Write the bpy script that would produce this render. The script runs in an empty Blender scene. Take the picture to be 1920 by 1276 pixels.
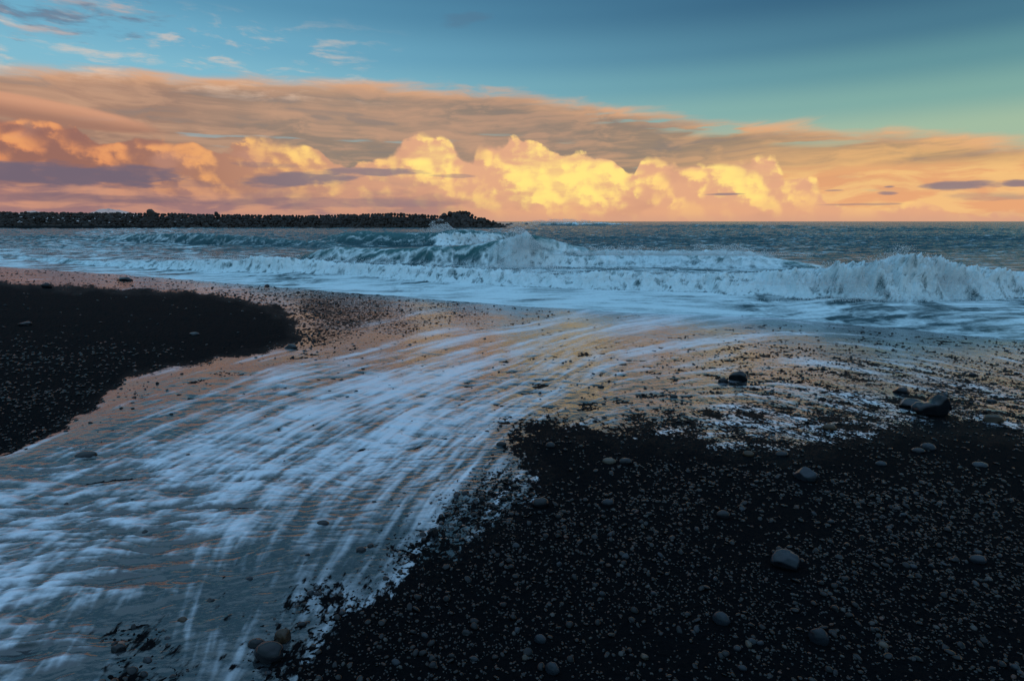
import bpy, math, random
import numpy as np
R = math.radians
random.seed(7)
rng = np.random.default_rng(11)
col = bpy.context.scene.collection
sc = bpy.context.scene

# ------------------------------------------------------------------ camera
F = 1067.0                      # focal length in photograph pixels (20 mm on 36 mm)
PITCH = math.atan(223.0 / F)
SLOPE = 0.09                    # the beach falls 9 cm per metre towards the sea
NX, NY = 0.44, 0.898            # seaward direction
Z0 = 1.70                       # beach height under the camera (sea level = 0)
HC = 3.20                       # camera height over the sea
cp, sp = math.cos(PITCH), math.sin(PITCH)

cam_d = bpy.data.cameras.new('camera')
cam = bpy.data.objects.new('camera', cam_d); col.objects.link(cam)
cam.location = (0, 0, HC); cam.rotation_euler = (R(90) - PITCH, 0, 0)
cam_d.sensor_width = 36; cam_d.lens = 36 * F / 1920
cam_d.clip_start = 0.05; cam_d.clip_end = 60000
sc.camera = cam

def ray(px, py):
    u = (np.asarray(px, float) - 960) / F; v = (638 - np.asarray(py, float)) / F
    return u, cp + v * sp, -sp + v * cp
def at_ground(px, py):          # where the ray meets the sloping beach
    x, y, z = ray(px, py)
    t = (Z0 - HC) / (z + SLOPE * (NX * x + NY * y))
    return x * t, y * t
def at_sea(px, py):
    x, y, z = ray(px, py); t = -HC / z
    return x * t, y * t
def to_px(x, y, z):
    zz = z - HC
    d = y * cp - zz * sp; v = y * sp + zz * cp
    return 960 + F * x / d, 638 - F * v / d
def sky_deg(px, py):
    x, y, z = ray(px, py)
    return math.degrees(math.atan2(x, y)), math.degrees(math.atan2(z, math.hypot(x, y)))

# ------------------------------------------------------------------ noise (numpy)
_perm = rng.permutation(256); _perm = np.concatenate([_perm, _perm])
_g = np.stack([np.cos(np.arange(256) * 2.399963), np.sin(np.arange(256) * 2.399963)], 1)
def perlin(x, y, seed=0):
    x = x + seed * 17.13; y = y + seed * 9.71
    xi = np.floor(x).astype(np.int64); yi = np.floor(y).astype(np.int64)
    xf = x - xi; yf = y - yi; xi &= 255; yi &= 255
    u = xf * xf * xf * (xf * (xf * 6 - 15) + 10); v = yf * yf * yf * (yf * (yf * 6 - 15) + 10)
    def gr(a, b, dx, dy):
        h = _perm[_perm[(xi + a) & 255] + ((yi + b) & 255)]
        return _g[h, 0] * dx + _g[h, 1] * dy
    n00 = gr(0, 0, xf, yf); n10 = gr(1, 0, xf - 1, yf); n01 = gr(0, 1, xf, yf - 1); n11 = gr(1, 1, xf - 1, yf - 1)
    a = n00 + u * (n10 - n00); b = n01 + u * (n11 - n01)
    return (a + v * (b - a)) * 1.5
def fbm(x, y, o=4, g=.5, seed=0):
    s = 0; a = 1; f = 1; t = 0
    for i in range(o):
        s = s + a * perlin(x * f, y * f, seed + i * 3.7); t += a; a *= g; f *= 2.03
    return s / t
def billow(x, y, o=4, g=.55, seed=0):
    s = 0; a = 1; f = 1; t = 0
    for i in range(o):
        s = s + a * (1 - np.abs(perlin(x * f, y * f, seed + i * 5.1)) * 2); t += a; a *= g; f *= 2.07
    return s / t
def ss(a, b, x):
    t = np.clip((x - a) / (b - a), 0, 1); return t * t * (3 - 2 * t)
def lerp(a, b, t): return a + (b - a) * t

# ------------------------------------------------------------------ mesh helpers
def np_mesh(name, verts, quads, mat, attrs=None, smooth=True, tris=False):
    me = bpy.data.meshes.new(name)
    n = 3 if tris else 4
    me.vertices.add(len(verts)); me.vertices.foreach_set('co', verts.astype(np.float32).ravel())
    me.loops.add(len(quads) * n); me.loops.foreach_set('vertex_index', quads.astype(np.int32).ravel())
    me.polygons.add(len(quads)); me.polygons.foreach_set('loop_start', np.arange(0, len(quads) * n, n, dtype=np.int32))
    me.polygons.foreach_set('use_smooth', np.full(len(quads), smooth))
    me.update(calc_edges=True)
    for k, a in (attrs or {}).items():
        at = me.attributes.new(k, 'FLOAT', 'POINT'); at.data.foreach_set('value', a.astype(np.float32).ravel())
    if mat: me.materials.append(mat)
    return me
def link(name, me, parent=None):
    o = bpy.data.objects.new(name, me); col.objects.link(o)
    if parent: o.parent = parent
    return o
def tag(o, label=None, cat=None, group=None, kind=None):
    if label: o['label'] = label
    if cat: o['category'] = cat
    if group: o['group'] = group
    if kind: o['kind'] = kind
    return o
def grid_quads(nr, nc, mask=None):
    i = np.arange(nr * nc).reshape(nr, nc)
    q = np.stack([i[:-1, :-1], i[:-1, 1:], i[1:, 1:], i[1:, :-1]], -1).reshape(-1, 4)
    if mask is not None: q = q[mask.reshape(-1)]
    return q
def compact(verts, quads, attrs):
    used = np.zeros(len(verts), bool); used[quads.ravel()] = True
    idx = np.cumsum(used) - 1
    return verts[used], idx[quads], {k: a.ravel()[used] for k, a in attrs.items()}

# ------------------------------------------------------------------ node helpers
def lin(r, g, b):
    f = lambda c: (c / 255 / 12.92) if c / 255 <= .04045 else ((c / 255 + .055) / 1.055) ** 2.4
    return (f(r), f(g), f(b), 1)
class NT:
    def __init__(s, tree): s.t = tree; s.t.nodes.clear()
    def n(s, typ, **kw):
        nd = s.t.nodes.new(typ)
        for k, v in kw.items(): setattr(nd, k, v)
        return nd
    def put(s, sock, v):
        if isinstance(v, E): v = v.s
        if hasattr(v, 'is_output'): s.t.links.new(v, sock)
        else: sock.default_value = v
    def m(s, op, a, b=None, c=None, clamp=False):
        nd = s.n('ShaderNodeMath', operation=op, use_clamp=clamp)
        s.put(nd.inputs[0], a)
        if b is not None: s.put(nd.inputs[1], b)
        if c is not None: s.put(nd.inputs[2], c)
        return E(s, nd.outputs[0])
    def mix(s, f, a, b, mode='MIX'):
        nd = s.n('ShaderNodeMix', data_type='RGBA', blend_type=mode)
        s.put(nd.inputs[0], f); s.put(nd.inputs[6], a); s.put(nd.inputs[7], b)
        return nd.outputs[2]
    def ss(s, a, b, x):
        nd = s.n('ShaderNodeMapRange', interpolation_type='SMOOTHSTEP')
        s.put(nd.inputs[0], x); s.put(nd.inputs[1], a); s.put(nd.inputs[2], b)
        return E(s, nd.outputs[0])
    def vec(s, x, y, z=0.0):
        nd = s.n('ShaderNodeCombineXYZ')
        s.put(nd.inputs[0], x); s.put(nd.inputs[1], y); s.put(nd.inputs[2], z)
        return nd.outputs[0]
    def noise(s, v, scale=1.0, detail=4.0, rough=.5, dist=0.0):
        nd = s.n('ShaderNodeTexNoise'); s.put(nd.inputs['Vector'], v)
        nd.inputs['Scale'].default_value = scale; nd.inputs['Detail'].default_value = detail
        nd.inputs['Roughness'].default_value = rough; nd.inputs['Distortion'].default_value = dist
        return E(s, nd.outputs[0])
    def noise2(s, v, scale=1.0, detail=4.0, rough=.5):
        o = s.noise(v, scale, detail, rough); o.s.node.noise_dimensions = '2D'; return o
    def voro2(s, v, scale=1.0, detail=2.0, rough=.5):
        nd = s.n('ShaderNodeTexVoronoi', feature='F1', voronoi_dimensions='2D'); s.put(nd.inputs['Vector'], v)
        nd.inputs['Scale'].default_value = scale; nd.inputs['Detail'].default_value = detail
        nd.inputs['Roughness'].default_value = rough
        return E(s, nd.outputs['Distance'])
    def voro(s, v, scale=1.0, detail=2.0, rough=.5, smooth=.6):
        nd = s.n('ShaderNodeTexVoronoi', feature='SMOOTH_F1'); s.put(nd.inputs['Vector'], v)
        nd.inputs['Scale'].default_value = scale; nd.inputs['Detail'].default_value = detail
        nd.inputs['Roughness'].default_value = rough; nd.inputs['Smoothness'].default_value = smooth
        return E(s, nd.outputs['Distance'])
    def attr(s, name):
        nd = s.n('ShaderNodeAttribute', attribute_name=name); return E(s, nd.outputs['Fac'])
    def curve(s, x, pts, lo, hi, vmax):
        t = s.m('DIVIDE', s.m('SUBTRACT', x, lo), hi - lo, clamp=True)
        nd = s.n('ShaderNodeFloatCurve'); s.put(nd.inputs['Value'], t)
        c = nd.mapping.curves[0]
        pts = sorted(((a - lo) / (hi - lo), b / vmax) for a, b in pts)
        c.points[0].location = (0, pts[0][1]); c.points[1].location = (1, pts[-1][1])
        for p in pts:
            if 0.002 < p[0] < .998: c.points.new(*p)
        nd.mapping.update()
        return E(s, nd.outputs[0]) * vmax
class E:
    def __init__(s, nt, so): s.nt = nt; s.s = so
    def __add__(a, b): return a.nt.m('ADD', a, b)
    __radd__ = __add__
    def __sub__(a, b): return a.nt.m('SUBTRACT', a, b)
    def __rsub__(a, b): return a.nt.m('SUBTRACT', b, a)
    def __mul__(a, b): return a.nt.m('MULTIPLY', a, b)
    __rmul__ = __mul__
    def __truediv__(a, b): return a.nt.m('DIVIDE', a, b)
    def __pow__(a, b): return a.nt.m('POWER', a, b)

# ------------------------------------------------------------------ sky (world)
SUN_AZ, SUN_EL = R(158), R(3.0)         # low sun behind the camera's right shoulder
def build_world():
    w = bpy.data.worlds.new('World'); sc.world = w; w.use_nodes = True
    T = NT(w.node_tree)
    tc = T.n('ShaderNodeTexCoord'); sep = T.n('ShaderNodeSeparateXYZ')
    T.t.links.new(tc.outputs['Generated'], sep.inputs[0])
    x, y, z = (E(T, o) for o in sep.outputs)
    A = T.m('ARCTAN2', x, y) * 57.2958
    El = T.m('ARCTAN2', z, T.m('SQRT', x * x + y * y)) * 57.2958
    nish = T.n('ShaderNodeTexSky', sky_type='NISHITA', sun_disc=False)
    nish.sun_elevation = SUN_EL; nish.sun_rotation = SUN_AZ
    # clear sky: elevation bands, each with a left and a right colour
    lr = T.ss(-38.0, 42.0, A)
    def band(l, r): return T.mix(lr, lin(*l), lin(*r))
    stops = [(0, (150, 150, 150), (196, 178, 140)), (7, (140, 178, 190), (160, 186, 160)), (9.5, (140, 186, 198), (124, 168, 160)),
             (12, (124, 182, 204), (94, 144, 152)), (14.5, (108, 170, 198), (68, 116, 138)), (18, (86, 146, 178), (44, 88, 118)), (20, (76, 132, 164), (44, 88, 120)),
             (26, (78, 130, 164), (50, 92, 128)), (40, (158, 208, 244), (146, 196, 236)), (65, (172, 222, 266), (164, 212, 260))]  # highest bands, out of view, brightened to light the foam
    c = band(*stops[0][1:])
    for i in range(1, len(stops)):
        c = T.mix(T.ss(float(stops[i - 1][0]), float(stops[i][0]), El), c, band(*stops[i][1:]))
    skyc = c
    # shared 2D noise fields over the sky
    def n2(x, y, d=4, r=.55): return T.noise2(T.vec(x, y), 1, d, r)
    w1 = n2(A * .12, El * .2, 2) - .5
    w2 = n2(A * .12 + 37.0, El * .2 + 11.0, 2) - .5
    Aw = A + w1 * 3.5; Ew = El + w2 * 1.3
    # broad stratus deck
    deck = [sky_deg(*p) for p in [(-260, 100), (0, 120), (180, 128), (360, 140), (560, 152), (760, 158), (920, 168), (1060, 186), (1180, 204), (1350, 222), (1500, 236), (1700, 246), (1850, 256), (2000, 266)]]
    top = T.curve(A, [(-180, 9), (-75, 10)] + deck + [(60, 6), (180, 4)], -180.0, 180.0, 30.0)
    st = n2(Aw * .06, Ew * .36, 4, .5)
    st2 = n2(Aw * .16 + 3, Ew * .85 + 5, 5, .56)
    d = top - El
    st3 = n2(A * .085 + w1 * 2 + 2.0, El * 1.25 + w2 * .8 + d * .35, 5, .58)
    da = T.ss(-.45, .8, d + (st2 - .5) * 1.4 + (st3 - .5) * 1.6)
    hn = n2(A * .13 + 9, El * 1.3, 4, .5)
    hole = T.ss(.52, .66, hn + (st2 - .5) * .3) * T.ss(2.0, 1.0, d) * T.ss(.1, .6, d) * T.ss(0.0, 8.0, A) * T.ss(36.0, 24.0, A)
    hole = T.m('MAXIMUM', hole, T.ss(.62, .74, hn) * T.ss(6.4, 4.6, d) * T.ss(3.2, 4.4, d) * .6)
    da = da * (1 - hole * .85)
    brown = T.mix(T.ss(-40.0, -14.0, A), lin(158, 120, 104), lin(142, 124, 112))
    brown = T.mix(T.ss(2.0, 40.0, A), brown, lin(172, 142, 110))
    peach = T.mix(T.ss(0.0, 42.0, A), lin(196, 152, 124), lin(240, 184, 118))
    dc = T.mix(T.ss(.36, .78, st) * .6, brown, peach)
    dc = T.mix(T.ss(.44, .66, st3) * .6, dc, peach)
    dc = T.mix(T.ss(.46, .30, st3) * .5, dc, lin(128, 118, 116))
    dc = T.mix(T.ss(.52, .76, st2) * .45, dc, peach)
    dc = T.mix(T.ss(1.5, 0.0, d + (st2 - .5) * 1.6) * .7, dc, lin(232, 174, 130))
    dc = T.mix(T.ss(4.4, 1.2, El + (st - .5) * 3) * .9, dc, T.mix(T.ss(-36.0, 10.0, A), lin(192, 136, 124), lin(230, 174, 134)))
    dc = T.mix(T.ss(16.0, 24.0, A) * T.ss(5.2, 3.6, El) * .8, dc, T.mix(T.ss(.4, .6, st2), lin(232, 164, 116), lin(246, 194, 128)))
    c = T.mix(da, skyc, dc)
    bn = n2(A * .35 + 5.0, El * 1.6 + 8.0, 4, .55) - .5
    def blob(a0, e0, wa, we, tilt=0.0, edge=.35, nz=1.1, k=0.0):
        q = (A - a0) / wa; r = (El - e0 - (A - a0) * tilt) / we
        return T.ss(0.0, edge, bn * nz + 1 - q * q - r * r)
    # cumulus bank
    a0, e0 = sky_deg(60, 205)
    lens = blob(a0, e0, 9.0, 1.0, -.10, .5, .25, 9.0)
    c = T.mix(lens * .75, c, T.mix(T.ss(-.5, .6, (El - e0 - (A - a0) * -.10)), lin(160, 112, 96), lin(214, 152, 120)))
    cu = [(-200, 230), (-60, 205), (0, 212), (60, 222), (130, 232), (190, 262), (260, 248), (320, 262), (350, 256), (400, 272), (450, 262), (500, 250), (550, 256), (600, 272), (660, 300), (700, 298), (735, 282), (775, 250), (820, 254), (860, 276), (885, 292), (895, 264), (930, 266), (965, 256), (1000, 266), (1050, 280), (1110, 280), (1160, 302), (1190, 320), (1205, 290), (1250, 296), (1300, 302), (1350, 298), (1420, 286), (1460, 298), (1482, 330), (1510, 326), (1535, 350), (1570, 376), (1620, 386), (1700, 378), (1780, 386), (1900, 390)]
    ctop = T.curve(A + w1 * .6, [sky_deg(*p) for p in cu] + [(60, 1.0)], -60.0, 60.0, 12.0)
    fine = n2(A * .7 + 7.0, El * .95 + 4.0, 5, .56)
    wx = (fine - .5) * 1.1
    def puff(dx, dy):
        vx, vy = A + w1 * 2.0 + wx + dx, El * 1.15 + w2 * 1.4 + wx + dy
        return T.voro2(T.vec(vx, vy), .27, 2.0, .42)
    p1 = puff(0.0, 0.0); p2 = puff(.5, .7)
    big = n2(A * .16 + 2.0, El * .3 + 33.0, 3, .5)
    cd = ctop - El + (.45 - p1) * .9 + (fine - .5) * .7
    soft = T.ss(.42, .72, big)
    ca = T.ss(0.0, 1.0, T.m('DIVIDE', cd + .04, soft * .95 + .26, clamp=True))
    lit = T.ss(-.50, .50, (p2 - p1) + (fine - .5) * .9 + (.4 - p1) * .5)
    core = blob(sky_deg(1070, 330)[0], 4.2, 10.0, 5.2, 0, 1.1, .7)
    core = T.m('MAXIMUM', core, blob(sky_deg(815, 300)[0], 6.0, 3.6, 2.6, 0, 1.2, .7) * .95)
    core = T.m('MAXIMUM', core, blob(sky_deg(1390, 335)[0], 4.0, 7.4, 3.8, 0, 1.4, .7) * .80)
    core = T.m('MAXIMUM', core, blob(sky_deg(540, 280)[0], 6.6, 5.5, 1.8, -.12, 1.2, .7) * .75)
    core = T.m('MAXIMUM', core, blob(sky_deg(90, 270)[0], 6.6, 12.0, 2.2, -.0, 1.4, .7) * .25)
    shade = T.mix(T.ss(-38.0, -4.0, A), lin(148, 100, 92), lin(226, 168, 132))
    mid = T.mix(T.ss(-38.0, -6.0, A), lin(222, 142, 96), lin(255, 206, 130))
    hot = T.mix(T.ss(-30.0, -12.0, A), lin(246, 178, 110), lin(262, 230, 132))
    cc = T.mix(T.ss(0.0, 1.0, lit), shade, mid)
    cc = T.mix(T.ss(.10, 1.35, core * 1.12 + (lit - .5) * .75 + (big - .5) * .35 + (fine - .5) * .25), cc, hot)
    cc = T.mix(T.ss(.5, .68, big) * (1 - core) * .5, cc, lin(190, 138, 122))
    cc = T.mix(T.ss(2.2, .3, El + (big - .5) * 3) * .75, cc, T.mix(T.ss(-36.0, -2.0, A), lin(190, 134, 122), lin(228, 168, 130)))
    c = T.mix(ca, c, cc)
    low = T.ss(4.2, 1.6, El + (st - .5) * 4) * T.ss(4.0, -14.0, A)
    c = T.mix(low * .75, c, T.mix(T.ss(.40, .62, st2), lin(140, 112, 122), lin(196, 144, 126)))
    # flat purple-grey clouds
    dark = None
    for i, (px, py, wa, we, al, tl) in enumerate([(110, 328, 9.8, 1.05, .95, 0.0), (265, 324, 4.2, .7, .85, .0), (560, 335, 6.0, .80, .9, .07), (700, 322, 5.6, .42, .85, .0), (330, 345, 4.4, .4, .35, .0),
                                         (1812, 347, 2.9, .42, .9, 0.0), (1915, 343, 1.6, .34, .9, 0.0), (1664, 362, .9, .2, .8, 0.0), (1668, 350, .5, .12, .8, 0.0),
                                         (1355, 364, 2.0, .14, .8, 0.0), (1562, 357, .9, .1, .55, 0.0), (1620, 383, 3.6, .12, .5, 0.0), (1860, 368, 3.4, .4, .35, 0.0),
                                         (170, 372, 9.0, .42, .45, 0.0), (620, 380, 14.0, .5, .42, 0.0), (500, 310, 3.2, .3, .4, 0.0), (850, 330, 2.6, .22, .5, 0.0)]):
        a1, e1 = sky_deg(px, py)
        k = blob(a1, e1, wa, we, tl, .8, 1.6) * al
        dark = k if dark is None else T.m('MAXIMUM', dark, k)
    c = T.mix(dark, c, T.mix(T.ss(-34.0, -10.0, A), lin(106, 94, 114), lin(134, 118, 128)))
    # small wisps in the blue at upper left, grey scraps in the corner
    wn = n2(Aw * .22 + 41.0, Ew * 1.0, 5, .6)
    wm = T.ss(-8.0, -20.0, A) * T.ss(9.6, 11.2, El) * T.ss(17.5, 14.5, El)
    for i, (px, py, wa, we) in enumerate([(540, 88, 3.2, .35), (630, 95, 2.2, .25), (235, 74, 2.6, .4)]):
        a1, e1 = sky_deg(px, py)
        wm = T.m('MAXIMUM', wm, blob(a1, e1, wa, we, 0.0, .9, 1.5) * .6)
    c = T.mix(T.ss(.50, .78, wn) * wm * .55, c, lin(236, 202, 176))
    a1, e1 = sky_deg(90, 18)
    g = blob(a1, e1, 8.0, 1.9, .03, .9, 3.2) * T.ss(.35, .6, wn)
    c = T.mix(g * .8, c, T.mix(T.ss(.45, .65, st2), lin(96, 116, 142), lin(180, 168, 168)))
    a1, e1 = sky_deg(868, 38)
    c = T.mix(blob(a1, e1, 3.0, .8, .12, 1.2, 2.0) * .30, c, lin(84, 104, 128))
    # horizon haze and the dim side below it
    c = T.mix(T.ss(1.0, -.1, El) * .7, c, T.mix(T.ss(-38.0, 4.0, A), lin(172, 128, 124), lin(208, 158, 134)))
    below = T.ss(0.0, -3.0, El)
    c = T.mix(below, c, (.01, .016, .022, 1))
    # behind the camera: unseen sky, lifted to cyan to light the surf faces
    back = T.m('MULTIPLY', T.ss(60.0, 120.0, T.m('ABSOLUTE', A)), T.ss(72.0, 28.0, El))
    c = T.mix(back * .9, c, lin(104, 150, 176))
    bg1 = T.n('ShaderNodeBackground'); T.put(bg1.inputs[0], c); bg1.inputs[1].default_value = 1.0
    bg2 = T.n('ShaderNodeBackground'); T.t.links.new(nish.outputs[0], bg2.inputs[0]); bg2.inputs[1].default_value = .008
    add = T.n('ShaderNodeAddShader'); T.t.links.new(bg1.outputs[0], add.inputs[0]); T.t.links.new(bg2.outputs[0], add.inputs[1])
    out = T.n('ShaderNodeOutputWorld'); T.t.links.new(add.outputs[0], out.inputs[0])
    w.cycles.sampling_method = 'MANUAL'; w.cycles.sample_map_resolution = 1024
build_world()
sun_d = bpy.data.lights.new('sun', 'SUN'); sun = bpy.data.objects.new('sun', sun_d); col.objects.link(sun)
sun_d.energy = .22; sun_d.angle = R(.5); sun_d.color = (1, .72, .48)
sd = (math.sin(SUN_AZ) * math.cos(SUN_EL), math.cos(SUN_AZ) * math.cos(SUN_EL), math.sin(SUN_EL))
from mathutils import Vector, Matrix, noise as mnoise
sun.rotation_euler = Vector(sd).to_track_quat('Z', 'Y').to_euler()

# ------------------------------------------------------------------ materials
def mat(name):
    m = bpy.data.materials.new(name); m.use_nodes = True
    T = NT(m.node_tree); out = T.n('ShaderNodeOutputMaterial')
    return m, T, out
def principled(T, **kw):
    b = T.n('ShaderNodeBsdfPrincipled')
    for k, v in kw.items(): T.put(b.inputs[k.replace('_', ' ')], v)
    return b
def bump(T, h, strength=.5, dist=.01):
    b = T.n('ShaderNodeBump'); T.put(b.inputs['Height'], h)
    b.inputs['Strength'].default_value = strength; b.inputs['Distance'].default_value = dist
    return b.outputs[0]
def position(T):
    g = T.n('ShaderNodeNewGeometry'); return g.outputs['Position']

def m_sand():
    m, T, out = mat('black_sand')
    p = position(T)
    n1 = T.noise(p, 3.0, 5, .6); n2 = T.noise(p, 130.0, 3, .7); n3 = T.voro(p, 95.0, 1.0, .5, .2)
    damp = T.attr('damp')
    c = T.mix(n2, (.0010, .0013, .0019, 1), (.0048, .0056, .0068, 1))
    c = T.mix(T.ss(.62, .8, n2) * .5, c, (.035, .032, .03, 1))
    c = T.mix(damp * .6, c, (.0012, .0016, .0024, 1))
    b = principled(T, Base_Color=c, Roughness=.85 - damp * .2, IOR=1.33)
    T.put(b.inputs['Specular IOR Level'], .05 + damp * .02)
    T.put(b.inputs['Normal'], bump(T, n3 * .6 + n2, .55, .006))
    T.t.links.new(b.outputs[0], out.inputs[0]); return m
def m_swash():
    m, T, out = mat('backwash')
    p = position(T)
    fo = T.attr('foam')
    n2 = T.noise(p, 55.0, 4, .65)
    fa = T.ss(.16, 1.0, fo + (n2 - .5) * .14)
    film = principled(T, Base_Color=(.016, .021, .025, 1), Roughness=.16, IOR=1.72)
    T.put(film.inputs['Normal'], bump(T, T.noise(p, 26.0, 3, .5), .30, .012))
    foam = principled(T, Base_Color=T.mix(n2, (.60, .64, .74, 1), (.80, .83, .88, 1)), Roughness=.36, IOR=1.45)
    foam.inputs['Specular IOR Level'].default_value = .5
    T.put(foam.inputs['Normal'], bump(T, n2, .35, .006))
    mx = T.n('ShaderNodeMixShader'); T.put(mx.inputs[0], fa * .90)
    T.t.links.new(film.outputs[0], mx.inputs[1]); T.t.links.new(foam.outputs[0], mx.inputs[2])
    # gravel tops breaking through the thin film
    mp = T.n('ShaderNodeMapping'); T.t.links.new(p, mp.inputs[0]); mp.inputs['Scale'].default_value = (1, .42, 1)
    g1 = T.noise(mp.outputs[0], 24.0, 3, .6); g2 = T.noise(mp.outputs[0], 9.0, 2, .5)
    gr = T.attr('grit')
    gm = T.ss(.0, .10, g1 * .75 + g2 * .25 - (.80 - gr * .58))
    grav = principled(T, Base_Color=(.0020, .0026, .0036, 1), Roughness=.8, IOR=1.33)
    grav.inputs['Specular IOR Level'].default_value = .07
    T.put(grav.inputs['Normal'], bump(T, g1, .8, .02))
    mx2 = T.n('ShaderNodeMixShader'); T.put(mx2.inputs[0], gm)
    T.t.links.new(mx.outputs[0], mx2.inputs[1]); T.t.links.new(grav.outputs[0], mx2.inputs[2])
    T.t.links.new(mx2.outputs[0], out.inputs[0]); return m
def m_sea():
    m, T, out = mat('sea_water')
    p = position(T); sp_ = T.n('ShaderNodeSeparateXYZ'); T.t.links.new(p, sp_.inputs[0])
    X, Y = E(T, sp_.outputs[0]), E(T, sp_.outputs[1])
    fo = T.attr('foam'); thin = T.attr('thin')
    n2 = T.noise(p, 9.0, 6, .68)
    fa = T.ss(.28, .92, fo + (n2 - .5) * .34)
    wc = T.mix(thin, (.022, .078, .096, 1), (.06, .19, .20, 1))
    water = principled(T, Base_Color=wc, Roughness=.22, IOR=1.33); water.inputs['Specular IOR Level'].default_value = .16
    ch = T.noise(T.vec(X * .7, Y * 1.2), 1.3, 7, .66)
    T.put(water.inputs['Normal'], bump(T, ch, 1.0, .55))
    foam = principled(T, Base_Color=T.mix(n2, (.56, .77, .83, 1), (.82, .95, .98, 1)), Roughness=.5)
    T.put(foam.inputs['Normal'], bump(T, T.noise(p, 4.0, 7, .68), 1.0, .10))
    mx = T.n('ShaderNodeMixShader'); T.put(mx.inputs[0], fa * .95)
    T.t.links.new(water.outputs[0], mx.inputs[1]); T.t.links.new(foam.outputs[0], mx.inputs[2])
    T.t.links.new(mx.outputs[0], out.inputs[0]); return m
def m_stone(name, c1, c2, rough=.42, scale=30.0, pale=None, bs=.4):
    m, T, out = mat(name)
    tc = T.n('ShaderNodeTexCoord'); oi = T.n('ShaderNodeObjectInfo')
    n1 = T.noise(tc.outputs['Object'], scale, 5, .6); n2 = T.noise(tc.outputs['Object'], scale * .25, 4, .6)
    c = T.mix(T.ss(.35, .65, n2), c1 + (1,), c2 + (1,))
    c = T.mix(E(T, oi.outputs['Random']) * .5, c, tuple(min(1, k * 1.5) for k in c2) + (1,))
    if pale: c = T.mix(T.ss(.60, .66, n2), c, pale + (1,))
    b = principled(T, Base_Color=c, Roughness=n1 * .22 + (.7 if 1 < scale < 2 else rough - .26), IOR=1.36, Specular_IOR_Level=.4)
    T.put(b.inputs['Normal'], bump(T, n1, bs, .15 if 5 > scale and bs > .1 else .004))
    T.t.links.new(b.outputs[0], out.inputs[0]); return m
def m_plain(name, c, rough=.8):
    m, T, out = mat(name)
    p = position(T); n = T.noise(p, 2.0, 5, .6)
    b = principled(T, Base_Color=T.mix(n, tuple(k * .75 for k in c) + (1,), tuple(min(1, k * 1.2) for k in c) + (1,)), Roughness=rough)
    T.t.links.new(b.outputs[0], out.inputs[0]); return m
M_SAND, M_SWASH, M_SEA = m_sand(), m_swash(), m_sea()
M_GREY = m_stone('grey_stone', (.006, .009, .013), (.020, .025, .032), .42, 30.0)
M_TAN = m_stone('tan_stone', (.035, .03, .025), (.08, .066, .052), .5, 30.0)
M_BROWN = m_stone('brown_stone', (.022, .014, .009), (.05, .032, .02), .45, 30.0)
M_PEB = m_stone('pebble_stone', (.0015, .002, .003), (.006, .007, .009), .34, 2.4, bs=.03)
M_PGREY = m_stone('grey_pebble_stone', (.007, .010, .014), (.018, .022, .028), .36, 2.4, bs=.03)
M_PTAN = m_stone('tan_pebble_stone', (.03, .026, .022), (.06, .05, .04), .4, 2.4, bs=.03)
M_DARK = m_stone('wet_basalt', (.004, .005, .007), (.012, .013, .016), .34, 22.0)
M_BOULD = m_stone('armour_basalt', (.018, .017, .016), (.048, .042, .038), .8, 1.6)

# ------------------------------------------------------------------ beach and backwash
NC = 1500
tx = np.linspace(-1.2, 1.2, NC)
ys = [0.9]
while ys[-1] < 80: ys.append(ys[-1] + max(.0045, ys[-1] ** 2 / (900 if ys[-1] < 3.5 else 1400 if ys[-1] < 14 else 1800)))
ys = np.array(ys); NR = len(ys)
GX = tx[None, :] * (ys[:, None] + 1.1); GY = np.repeat(ys[:, None], NC, 1)
def plane_z(x, y):
    s = NX * x + NY * y
    return np.where(s < 30, Z0 - SLOPE * s, Z0 - SLOPE * 30 - .01 * (s - 30))
PZ = plane_z(GX, GY)
PX, PY = to_px(GX, GY, PZ)

def sdf_poly(px, py, poly, sy=1.0):     # signed distance, positive inside
    P = np.array(poly, float); P[:, 1] *= sy; Y = py * sy
    d = np.full(px.shape, 1e9); ins = np.zeros(px.shape, bool)
    for i in range(len(P)):
        a, b = P[i], P[(i + 1) % len(P)]; e = b - a
        t = np.clip(((px - a[0]) * e[0] + (Y - a[1]) * e[1]) / (e @ e + 1e-9), 0, 1)
        d = np.minimum(d, np.hypot(px - a[0] - t * e[0], Y - a[1] - t * e[1]))
        if a[1] != b[1]:
            c = ((a[1] > Y) != (b[1] > Y)) & (px < (b[0] - a[0]) * (Y - a[1]) / (b[1] - a[1]) + a[0]); ins ^= c
    return np.where(ins, d, -d)
def idw(px, py, pts, sy=1.7, p=3.0, r=40.0):
    P = np.array(pts, float); num = 0; den = 0
    for q in P:
        w = 1 / (((px - q[0]) ** 2 + ((py - q[1]) * sy) ** 2 + r * r) ** (p / 2))
        num = num + w[..., None] * q[2:]; den = den + w
    return num / den[..., None]
EDGE = [(-900, 478), (-400, 486), (0, 497), (220, 508), (480, 531), (640, 546), (850, 563), (1000, 574), (1150, 581), (1300, 581), (1480, 583), (1600, 594), (1750, 613), (1920, 633), (2300, 680), (3200, 790)]
_ex, _ey = zip(*EDGE)
def edge_px(px): return np.interp(px, _ex, _ey)
DRY_L = [(-1500, 500), (-400, 520), (0, 536), (110, 545), (260, 549), (400, 561), (500, 580), (546, 606), (540, 636), (480, 655), (400, 668), (300, 686), (235, 702), (190, 730), (160, 768), (100, 802), (40, 832), (0, 850), (-600, 1100), (-1500, 1200)]
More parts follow.
